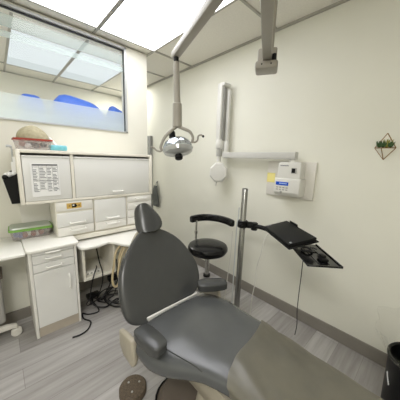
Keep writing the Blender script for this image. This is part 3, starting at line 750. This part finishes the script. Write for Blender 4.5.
b = newbm(); tube(b, [(QX+0.03, QY-0.06, 0.925), (1.69, 1.00, 0.925), (1.66, 0.86, 0.925), (1.585, 0.765, 0.93)], 0.020, 12, m=6); cyl(b, (1.66, 0.86, 0.895), (1.66, 0.86, 0.955), 0.026, bev=0.004); obj('swing_arm', b, 'black', t)
# upper holder (tilted) and lower mouse tray
A = Vector((1.60, 0.92, 0.975)); D = Vector((1.35, 0.59, 0.975)); B2 = Vector((1.725, 0.762, 1.025))
ux = (D-A); LX_ = ux.length; ux.normalize(); uy = (B2-A); uy = (uy-ux*uy.dot(ux)); LY_ = uy.length; uy.normalize(); uz = ux.cross(uy)
if uz.z < 0: uz = -uz
PM = Matrix(((ux.x, uy.x, uz.x, A.x), (ux.y, uy.y, uz.y, A.y), (ux.z, uy.z, uz.z, A.z), (0, 0, 0, 1)))
b = newbm(); box(b, -0.002, LX_+0.002, -0.004, LY_+0.006, -0.036, -0.027, 0.003, 1, mtx=PM)
box(b, 0.05, 0.16, LY_-0.004, LY_+0.006, -0.03, 0.012, 0.003, 1, mtx=PM)
obj('laptop_holder', b, 'black', t)
E1 = Vector((1.49, 0.636, 0.915)); G1 = Vector((1.40, 0.284, 0.915)); H1 = Vector((1.245, 0.410, 0.915)); F1 = Vector((1.645, 0.510, 0.915))
vx = (G1-F1); TL = vx.length; vx.normalize(); vy = (H1-G1); TW = vy.length; vy = (vy-vx*vy.dot(vx)).normalized()
TM = Matrix(((vx.x, vy.x, 0, F1.x), (vx.y, vy.y, 0, F1.y), (0, 0, 1, F1.z), (0, 0, 0, 1)))
b = newbm(); box(b, -0.02, TL, 0, TW, 0.0, 0.006, 0.002, 1, mtx=TM); box(b, -0.02, TL, 0, 0.007, 0.0, 0.014, 0.002, 1, mtx=TM); box(b, TL-0.007, TL, 0, TW, 0, 0.012, 0.002, 1, mtx=TM)
for q in (0.10, 0.20): box(b, 0.03, TL-0.03, q*TW*3, q*TW*3+0.004, 0.006, 0.009, 0.001, 1, mtx=TM)
box(b, 0.0, 0.06, 0.04, TW-0.03, -0.014, 0.001, 0.003, 1, mtx=TM)
M['glossb'] = mat('gloss_black_tray', (14, 14, 16), 0.16, spec=0.6, noise=0.05)
obj('mouse_tray', b, 'glossb', t)
# laptop
lt = thing('laptop', 'closed black laptop lying on the tilted holder of the chrome post', 'laptop', A)
b = newbm(); box(b, 0.003, LX_-0.004, 0.003, LY_-0.005, -0.0265, -0.012, 0.004, 2, mtx=PM); obj('laptop_base', b, 'black', lt)
b = newbm(); box(b, 0.002, LX_-0.003, 0.002, LY_-0.004, -0.0115, 0.0, 0.004, 2, mtx=PM); lid = obj('laptop_lid', b, 'blackm', lt)
M['logo'] = mat('pale_logo', (176, 180, 182), 0.4)
def mark(b, u, v, w, h): box(b, u, u+w, v, v+h, 0.0, 0.0006, mtx=PM)
b = newbm()
for k in range(5): mark(b, 0.016, 0.018+0.008*k, 0.004+0.003*(k % 2), 0.005)
obj('maker_mark', b, 'logo', lid)
b = newbm(); box(b, LX_-0.034, LX_-0.014, 0.020, 0.024, 0.0, 0.0006, mtx=PM)
mm = PM @ Matrix.Translation((LX_-0.024, 0.022, 0)) @ Matrix.Rotation(2.1, 4, 'Z'); box(b, 0, 0.014, -0.002, 0.002, 0, 0.0006, mtx=mm)
mm = PM @ Matrix.Translation((LX_-0.024, 0.022, 0)) @ Matrix.Rotation(0.9, 4, 'Z'); box(b, 0, 0.014, -0.002, 0.002, 0, 0.0006, mtx=mm)
obj('maker_mark', b, 'logo', lid)
# small things on the lower tray
c0 = TM @ Vector((0.245, 0.075, 0.0095)); b = newbm()
mm = Matrix.Translation(c0) @ Matrix.Rotation(math.radians(40), 4, 'Z')
box(b, -0.035, 0.035, -0.022, 0.022, 0, 0.016, 0.005, 2, mtx=mm); box(b, -0.012, 0.03, -0.015, 0.015, 0.016, 0.030, 0.004, 2, mtx=mm)
tag(obj('adapter_block', b, 'black'), 'small black stepped block near the front of the lower tray', 'adapter')
c1 = TM @ Vector((0.115, 0.12, 0.0095)); b = newbm()
tube(b, [c1+Vector((0.032*math.cos(a), 0.032*math.sin(a), 0.008+0.004*math.sin(2*a))) for a in [2*PI*k/14 for k in range(15)]], 0.007, 8, smooth=False)
tube(b, [c1+Vector((0.032, 0, 0.008)), c1+Vector((0.05, -0.02, 0.012)), c1+Vector((0.055, -0.045, 0.008))], 0.005, 8)
tag(obj('cable_coil', b, 'cord'), 'small black cable coil on the lower tray', 'cable coil')
# cords
cable([(1.63, 0.89, 0.903), (1.575, 0.895, 0.86), (1.545, 0.895, 0.75), (1.53, 0.915, 0.62), (1.50, 0.90, 0.50), (1.49, 0.91, 0.36), (1.50, 0.93, 0.01)], 0.0035, 'cordw', 'tray_cord', 'pale thin cord hanging from the black swing arm')
cable([(1.64, 0.585, 0.908), (1.705, 0.617, 0.75), (1.715, 0.620, 0.60), (1.70, 0.615, 0.47), (1.71, 0.617, 0.36), (1.69, 0.607, 0.30), (1.70, 0.60, 0.19), (1.685, 0.60, 0.10)], 0.0032, 'cord', 'tray_cord', 'black thin cord dangling from the lower tray')
cable([(1.596, 1.184, 1.085), (1.594, 1.186, 0.98), (1.585, 1.190, 0.90), (1.586, 1.191, 0.60), (1.588, 1.191, 0.25), (1.588, 1.191, 0.01)], 0.0055, 'cordg', 'saliva_tube', 'pale grey tube running down the left of the chrome post', 'tube')
cable([(1.560, 1.215, 0.86), (1.553, 1.215, 0.62), (1.535, 1.22, 0.42), (1.52, 1.225, 0.22), (1.515, 1.23, 0.01)], 0.0035, 'cordw', 'post_cord', 'thin white cord beside the pale grey tube on the post')

# ------------------------------------------------------------------ overhead dental light
t = thing('dental_light', 'ceiling-hung dental lamp with two jointed grey arms and a reflector head', 'dental lamp', (1.45, 0.915, H))
b = newbm(); cyl(b, (1.463, 0.915, 2.16), (1.463, 0.915, H), 0.022); lathe(b, (1.463, 0.915, H), [(0.09, 0.0), (0.085, -0.03), (0.03, -0.05)], 32); obj('ceiling_post', b, 'arm', t)
P0 = Vector((1.440, 0.920, 2.20)); P1 = Vector((0.672, 0.462, 2.20)); P2 = Vector((0.975, 1.345, 2.195))
def beam(p, q, w, h, ext0=0.0, ext1=0.0, bev=0.008):
    d = (q-p); L = d.length; d.normalize(); a = d.cross(Vector((0, 0, 1))).normalized(); u = a.cross(d)
    m = Matrix(((d.x, a.x, u.x, p.x), (d.y, a.y, u.y, p.y), (d.z, a.z, u.z, p.z), (0, 0, 0, 1)))
    bb = newbm(); box(bb, -ext0, L+ext1, -w/2, w/2, -h/2, h/2, bev, 2, mtx=m); return bb, m
b, m0 = beam(P0, P1, 0.058, 0.062, 0.0, 0.0); obj('first_arm', b, 'arm', t)
b = newbm(); box(b, -0.075, 0.062, -0.075, 0.075, -0.085, -0.032, 0.016, 2, mtx=m0); box(b, -0.105, -0.002, -0.064, 0.064, -0.05, 0.070, 0.012, 2, mtx=m0)
k = obj('hinge_block', b, 'arm', t)
b = newbm(); cyl(b, m0 @ Vector((0.010, -0.046, -0.033)), m0 @ Vector((0.010, -0.046, 0.020)), 0.014, bev=0.003); obj('hinge_knob', b, 'black', k)
for q in (-0.03, 0.03):
    b = newbm(); cyl(b, m0 @ Vector((0.0615, q, -0.058)), m0 @ Vector((0.0635, q, -0.058)), 0.005, n=10); obj('hinge_screw', b, 'black', k)
b = newbm(); cyl(b, P1+Vector((0, 0, -0.05)), P1+Vector((0, 0, 0.05)), 0.046, bev=0.008); obj('elbow', b, 'arm', t)
b, m1 = beam(P1, P2, 0.050, 0.046, 0.0, 0.012); obj('second_arm', b, 'arm', t)
b = newbm(); cyl(b, (0.965, 1.318, 2.175), (0.965, 1.318, 2.135), 0.017); obj('rod_joint', b, 'black', t)
b = newbm(); cyl(b, (0.965, 1.318, 2.14), (0.955, 1.285, 1.86), 0.0205, 0.0225, 20); obj('drop_rod', b, 'arm', t)
b = newbm(); cyl(b, (0.9555, 1.287, 1.875), (0.953, 1.28, 1.715), 0.031, 0.033, 24, bev=0.005); cyl(b, (0.9285, 1.264, 1.835), (0.9265, 1.2625, 1.835), 0.004, n=8); obj('rod_sleeve', b, 'arm', t)
# head: bowl facing down toward the chair seat
HC = Vector((0.945, 1.265, 1.598))
view_r = Vector((0.735, -0.677, 0.0)).normalized()      # lamp's own long axis
fwd = Vector((-0.677, -0.735, 0)).normalized()
tiltm = Matrix.Rotation(math.radians(34), 4, view_r)
upv = Vector((0, 0, 1))
ln = (upv*0.86 - fwd*0.42 + view_r*(-0.16)).normalized()              # lamp back axis (up and away)
la = (view_r - ln*view_r.dot(ln)).normalized(); lb = ln.cross(la)
LM = Matrix(((la.x, lb.x, ln.x, HC.x), (la.y, lb.y, ln.y, HC.y), (la.z, lb.z, ln.z, HC.z), (0, 0, 0, 1)))
def oval_rings(prof, n=40):
    return [[LM @ Vector((math.cos(2*PI*k/n)*rx, math.sin(2*PI*k/n)*ry, h)) for k in range(n)] for rx, ry, h in prof]
b = newbm(); rings(b, oval_rings([(0.098, 0.066, -0.035), (0.102, 0.070, -0.030), (0.100, 0.068, -0.012), (0.088, 0.058, 0.018), (0.064, 0.042, 0.040), (0.03, 0.02, 0.050), (0.001, 0.001, 0.052),
     ]), caps=False); rings(b, oval_rings([(0.098, 0.066, -0.035), (0.094, 0.063, -0.030), (0.085, 0.055, -0.004), (0.06, 0.04, 0.024), (0.03, 0.02, 0.036), (0.001, 0.001, 0.038)]), caps=False)
hd = obj('reflector', b, 'reflector', t)
b = newbm(); rings(b, oval_rings([(0.103, 0.070, -0.032), (0.106, 0.073, -0.036), (0.096, 0.066, -0.060), (0.060, 0.042, -0.074), (0.021, 0.021, -0.077)]), caps=False); obj('lens_shield', b, 'lens', hd)
b = newbm(); cyl(b, LM @ Vector((0, 0, -0.078)), LM @ Vector((0, 0, -0.025)), 0.021, bev=0.003); cyl(b, LM @ Vector((0, 0, -0.110)), LM @ Vector((0, 0, -0.078)), 0.027, bev=0.004); obj('bulb_cap', b, 'black', hd)
b = newbm()
tube(b, [(0.953, 1.28, 1.725), HC+la*0.05+upv*0.098, HC+la*0.088+upv*0.075, HC+la*0.108+upv*0.035, HC+la*0.100+upv*0.0], lambda s: 0.012-0.003*s, 10)
tube(b, [(0.953, 1.28, 1.725), HC-la*0.05+upv*0.094, HC-la*0.090+upv*0.055, HC-la*0.115+upv*0.0, HC-la*0.108-upv*0.025], lambda s: 0.012-0.003*s, 10)
obj('yoke', b, 'arm', t)
b = newbm(); cyl(b, LM @ Vector((-0.028, 0, 0.052)), LM @ Vector((-0.028, 0, 0.105)), 0.023, bev=0.004); obj('fan_housing', b, 'black', t)
for sgn, z in ((1, 0.015), (-1, -0.02)):
    b = newbm(); o0 = HC+la*sgn*0.098+upv*z
    if sgn > 0: tube(b, [o0, o0+la*0.02-upv*0.012, o0+la*0.042-upv*0.002, o0+la*0.048+upv*0.028, o0+la*0.068+upv*0.032, o0+la*0.08+upv*0.022], 0.006, 8)
    else: tube(b, [o0, o0-la*0.02-upv*0.012, o0-la*0.045-upv*0.004, o0-la*0.062+upv*0.014, o0-la*0.088+upv*0.026], 0.0065, 8)
    obj('lamp_handle', b, 'arm', t)
b = newbm(); sph(b, HC+la*0.180+upv*0.037, 0.009, 0.009, 0.009, 0, 12, 8); obj('handle_tip', b, 'black', t)

# ------------------------------------------------------------------ wall x-ray unit
b = newbm(); box(b, 2.004, 2.0255, 0.713, 1.168, 1.180, 1.512, 0.004, 2)
t0 = thing('xray_unit', 'white wall-mounted dental x-ray with folded arm and control box', 'x-ray unit', (2.02, 0.95, 1.18))
obj('wall_plate', b, 'plate', t0)
b = newbm(); prism(b, [(0.800, 1.352), (1.008, 1.352), (1.008, 1.497), (0.998, 1.505), (0.81, 1.505), (0.800, 1.497)], 'x', 1.905, 2.004, 0, 0.008, 3)
cb = obj('control_box', b, 'xray', t0)
b = newbm(); prism(b, [(1.878, 1.235), (1.905, 1.205), (2.004, 1.205), (2.004, 1.362), (1.892, 1.362), (1.884, 1.354)], 'y', 0.785, 1.020, 0, 0.008, 3); obj('control_panel', b, 'xray', cb)
b = newbm(); box(b, 1.9025, 1.906, 0.834, 0.882, 1.408, 1.458, 0.003, 1); box(b, 1.901, 1.903, 0.846, 0.876, 1.414, 1.452, mi=1); obj('dial_window', b, ['xgrey', 'black'], cb)
b = newbm(); box(b, 1.8785, 1.8855, 0.885, 1.002, 1.299, 1.330, 0.002, 1)
for k in range(6): box(b, 1.8775, 1.8795, 0.90+0.012*k, 0.908+0.012*k, 1.312, 1.321, mi=1)
obj('display', b, ['screen', 'screent'], cb)
b = newbm()
for r in range(2):
    for c in range(4): box(b, 1.8785, 1.8815, 0.885+0.03*c, 0.907+0.03*c, 1.254+0.02*r, 1.266+0.02*r, 0.002, 1)
obj('keypad', b, 'xgrey', cb)
b = newbm(); cyl(b, (1.8755, 0.945, 1.237), (1.885, 0.945, 1.238), 0.012, n=20, bev=0.002); obj('exposure_button', b, 'xgrey', cb)
b = newbm()
for k, (o_, w_) in enumerate(((0, 0.010), (0.013, 0.006), (0.022, 0.010), (0.035, 0.008), (0.046, 0.008), (0.057, 0.009), (0.069, 0.007))):
    box(b, 1.9038, 1.9055, 0.985-o_-w_, 0.985-o_, 1.470, 1.478+0.002*(k % 2))
obj('maker_lettering', b, 'ink', cb)
b = newbm(); cyl(b, (1.945, 0.885, 1.503), (1.945, 0.885, 1.532), 0.036, n=28, bev=0.004); obj('pivot', b, 'xray', t0)
b = newbm(); box(b, 1.90, 1.962, 0.866, 1.70, 1.531, 1.592, 0.006, 2); obj('horizontal_arm', b, 'xbar', t0)
b = newbm(); box(b, 1.898, 1.964, 0.860, 0.870, 1.528, 1.595, 0.004, 1); obj('arm_end_cap', b, 'xbar', t0)
# folded scissor arm at the far end
b = newbm(); box(b, 1.865, 1.935, 1.715, 1.782, 1.70, 2.315, 0.012, 3); obj('scissor_arm', b, 'xray', t0)
b = newbm(); box(b, 1.936, 1.975, 1.668, 1.700, 1.66, 2.26, 0.006, 2); obj('scissor_arm', b, 'xray', t0)['label'] = 'rear thinner limb of the folded arm'
b = newbm(); box(b, 1.890, 1.935, 1.698, 1.7145, 1.72, 2.275); obj('arm_slot', b, 'slot', t0)
b = newbm(); box(b, 1.868, 1.985, 1.685, 1.785, 2.285, 2.325, 0.012, 3); obj('arm_knuckle', b, 'xray', t0)
b = newbm(); lathe(b, (1.90, 1.742, 0), [(0.038, 1.63), (0.044, 1.64), (0.044, 1.70), (0.036, 1.735), (0.028, 1.745)], 24); obj('arm_sleeve', b, 'xray', t0)
b = newbm(); lathe(b, (1.955, 1.690, 0), [(0.034, 1.59), (0.036, 1.60), (0.036, 1.69), (0.028, 1.72)], 24); obj('arm_sleeve', b, 'xray', t0)
b = newbm(); cyl(b, (1.90, 1.742, 1.545), (1.90, 1.742, 1.632), 0.033, n=24); obj('swivel_band', b, 'xgrey', t0)
b = newbm(); cyl(b, (1.90, 1.742, 1.485), (1.90, 1.742, 1.548), 0.022, n=20); obj('swivel_stem', b, 'xray', t0)
HDC = Vector((1.885, 1.722, 1.366)); ax = Vector((-0.82, -0.57, 0.0)).normalized(); s_, u_ = frame_of(ax)
def octo(off, r, n=8, rot=PI/8): return [HDC+ax*off+s_*r*0.98*math.cos(2*PI*k/n+rot)+u_*r*1.08*math.sin(2*PI*k/n+rot) for k in range(n)]
b = newbm(); rings(b, [octo(-0.055, 0.070), octo(-0.045, 0.098), octo(0.030, 0.110), octo(0.048, 0.094), octo(0.052, 0.05)]); obj('tube_head', b, 'xray', t0, angle=20)
b = newbm(); cyl(b, HDC-ax*0.05+u_*-0.02, HDC-ax*0.10+u_*-0.02, 0.035, n=24, bev=0.004); obj('beam_cone', b, 'xgrey', t0)
b = newbm(); tube(b, [(1.885, 1.735, 1.262), (1.89, 1.76, 1.235), (1.90, 1.775, 1.205)], 0.006, 8); obj('head_cord', b, 'cordw', t0)
b = newbm(); box(b, 2.0, 2.0037, 1.082, 1.166, 1.305, 1.397); 
tag(obj('sticky_note', b, 'note'), 'yellow sticky note on the x-ray wall plate', 'note')

# ------------------------------------------------------------------ wall planter
t = thing('wall_planter', 'small white and brass diamond planter of succulents high on the right wall', 'planter', (2.02, 0.285, 1.54))
xw = 2.0245
T_, B_, L_, R2_ = Vector((xw, 0.283, 1.725)), Vector((xw, 0.283, 1.545)), Vector((xw, 0.342, 1.626)), Vector((xw, 0.226, 1.626))
FR = Vector((xw-0.062, 0.296, 1.622))
b = newbm()
q = bmesh.new()
vs = {n: q.verts.new(p) for n, p in (('B', B_), ('L', L_), ('R', R2_), ('F', FR))}
q.faces.new((vs['B'], vs['L'], vs['F'])); q.faces.new((vs['B'], vs['F'], vs['R'])); q.faces.new((vs['B'], vs['R'], vs['L']))
bmesh.ops.recalc_face_normals(q, faces=list(q.faces)); merge(b, q)
q = bmesh.new(); q.faces.new([q.verts.new(p+Vector((-0.0005, 0, 0))) for p in (T_, L_, R2_)]); merge(b, q)
obj('pot', b, 'ceramic', t, smooth=False)
b = newbm()
for p, q_ in ((T_, L_), (T_, R2_), (L_, B_), (R2_, B_), (L_, FR), (FR, R2_), (FR, B_)): cyl(b, p, q_, 0.0028, n=8)
obj('wire_frame', b, 'gold', t)
for i, (dy, dx, m_, s) in enumerate(((0.030, -0.026, 'leaf', 1.5), (0.008, -0.034, 'leaf', 1.3), (-0.010, -0.016, 'leaf2', 1.9), (-0.030, -0.018, 'leaf', 1.3))):
    b = newbm(); c = Vector((xw+dx, 0.284+dy, 1.630))
    for k in range(12):
        a = k*2.4; e = 0.35+0.08*k; r = 0.020*s*(1-k/18)
        d = Vector((math.cos(a)*math.cos(e), math.sin(a)*math.cos(e), math.sin(e)))
        tube(b, [c, c+d*r*0.5+Vector((0, 0, 0.006)), c+d*r*1.05+Vector((0, 0, 0.018*s))], lambda s_: 0.0055*math.sin(PI*min(0.98, 0.25+0.75*s_))+0.0006, 6, m=3)
    o = obj('succulent', b, m_, t)
    if m_ == 'leaf2': o['label'] = 'yellow-green succulent'

# ------------------------------------------------------------------ bin at the right edge
t = thing('waste_bin', 'round black waste bin against the right edge by the wall', 'bin', (1.60, -0.095, 0))
b = newbm(); lathe(b, (1.60, -0.095, 0), [(0.118, 0.0), (0.122, 0.01), (0.134, 0.42), (0.140, 0.432), (0.142, 0.448), (0.137, 0.455), (0.128, 0.448), (0.124, 0.40), (0.114, 0.02), (0.0, 0.015)], 48, caps=False); obj('bin_body', b, 'black', t)
b = newbm()
for k in range(7):
    a = math.radians(117+k*2.0); r = 0.1335
    box(b, -0.0015, 0.0015, -0.003, 0.003, -0.0055, 0.0055, mtx=Matrix.Translation((1.60+r*math.cos(a), -0.095+r*math.sin(a), 0.335-0.008*k)) @ Matrix.Rotation(a, 4, 'Z'))
obj('white_mark', b, 'paper', t)
b = newbm(); rs = []
random.seed(3)
for i in range(10):
    s = i/9; ring = []
    for k in range(60):
        a = 2*PI*k/60
        w = 0.5+0.5*math.cos(a-math.radians(25))
        r = 0.145+0.10*s*w+0.012*s*math.sin(9*a+4*s)+0.007*s*math.sin(17*a)
        h = 0.44+s*(0.04+0.15*w)+0.012*s*math.sin(7*a)
        ring.append((1.60+r*math.cos(a), -0.095+r*math.sin(a), h))
    rs.append(ring)
rings(b, rs, caps=False); tag(obj('bin_liner', b, 'liner', angle=80), 'clear plastic liner flaring up around the black waste bin', 'liner')

# ------------------------------------------------------------------ hanging bag by the far door
b = newbm(); rs = []
for i in range(9):
    s = i/8; z = 1.04-0.36*s
    w = 0.045+0.045*min(1, 2*s); d = 0.02+0.03*math.sin(PI*min(0.95, 0.2+s))
    rs.append([(1.995-d*0.5+d*math.sin(2*PI*k/20)*0.5, 3.25+w*math.cos(2*PI*k/20)*(1+0.1*math.sin(3*k)), z) for k in range(20)])
rings(b, rs); tube(b, [(2.0, 3.22, 1.03), (2.005, 3.235, 1.09), (2.015, 3.25, 1.11), (2.005, 3.265, 1.09), (2.0, 3.28, 1.03)], 0.005, 6)
tag(obj('hanging_bag', b, 'bag'), 'dark grey bag hanging on the wall past the cabinet end', 'bag')
b = newbm(); cyl(b, (2.0255, 3.25, 1.105), (1.998, 3.25, 1.105), 0.006, n=10); tag(obj('wall_hook', b, 'steel'), 'small hook holding the dark grey bag', 'hook')

# ------------------------------------------------------------------ light
def area(name, loc, sx, sy, power, col=(1, 1, 1), rot=(0, 0, 0)):
    l = bpy.data.lights.new(name, 'AREA'); l.shape = 'RECTANGLE'; l.size = sx; l.size_y = sy; l.energy = power; l.color = col
    o = bpy.data.objects.new(name, l); C.objects.link(o); o.location = loc; o.rotation_euler = rot; return o
area('room_lamp', (-0.75, -0.35, H-0.02), 0.6, 1.15, 46, (1, 0.98, 0.945))
area('far_room_fill', (-0.85, 3.7, H-0.02), 0.6, 1.15, 22, (1, 0.98, 0.95))  # added fill out of view, brightens the room behind the window
area('passage_fill', (1.75, 3.9, H-0.02), 0.3, 0.6, 13, (1, 0.98, 0.94))  # added unseen fill, lifts the right wall toward the passage
w = bpy.data.worlds.new('world'); bpy.context.scene.world = w; w.use_nodes = True
w.node_tree.nodes['Background'].inputs[0].default_value = (1, 0.98, 0.95, 1); w.node_tree.nodes['Background'].inputs[1].default_value = 0.3

# ------------------------------------------------------------------ camera
cam = bpy.data.cameras.new('camera'); co = bpy.data.objects.new('camera', cam); C.objects.link(co)
cam.sensor_width = 36; cam.sensor_fit = 'HORIZONTAL'; cam.lens = 219/400*36; cam.clip_start = 0.02
X = Vector((0.73536412, -0.6768327, 0.03372109)); Y = Vector((0.09796301, 0.15540867, 0.98298087)); Z = Vector((-0.67055415, -0.71954544, 0.18058653))
co.matrix_world = Matrix(((X.x, Y.x, Z.x, 0), (X.y, Y.y, Z.y, 0), (X.z, Y.z, Z.z, 1.5), (0, 0, 0, 1)))
sc = bpy.context.scene; sc.camera = co
sc.view_settings.view_transform = 'Standard'
sc.view_settings.exposure = 0.0
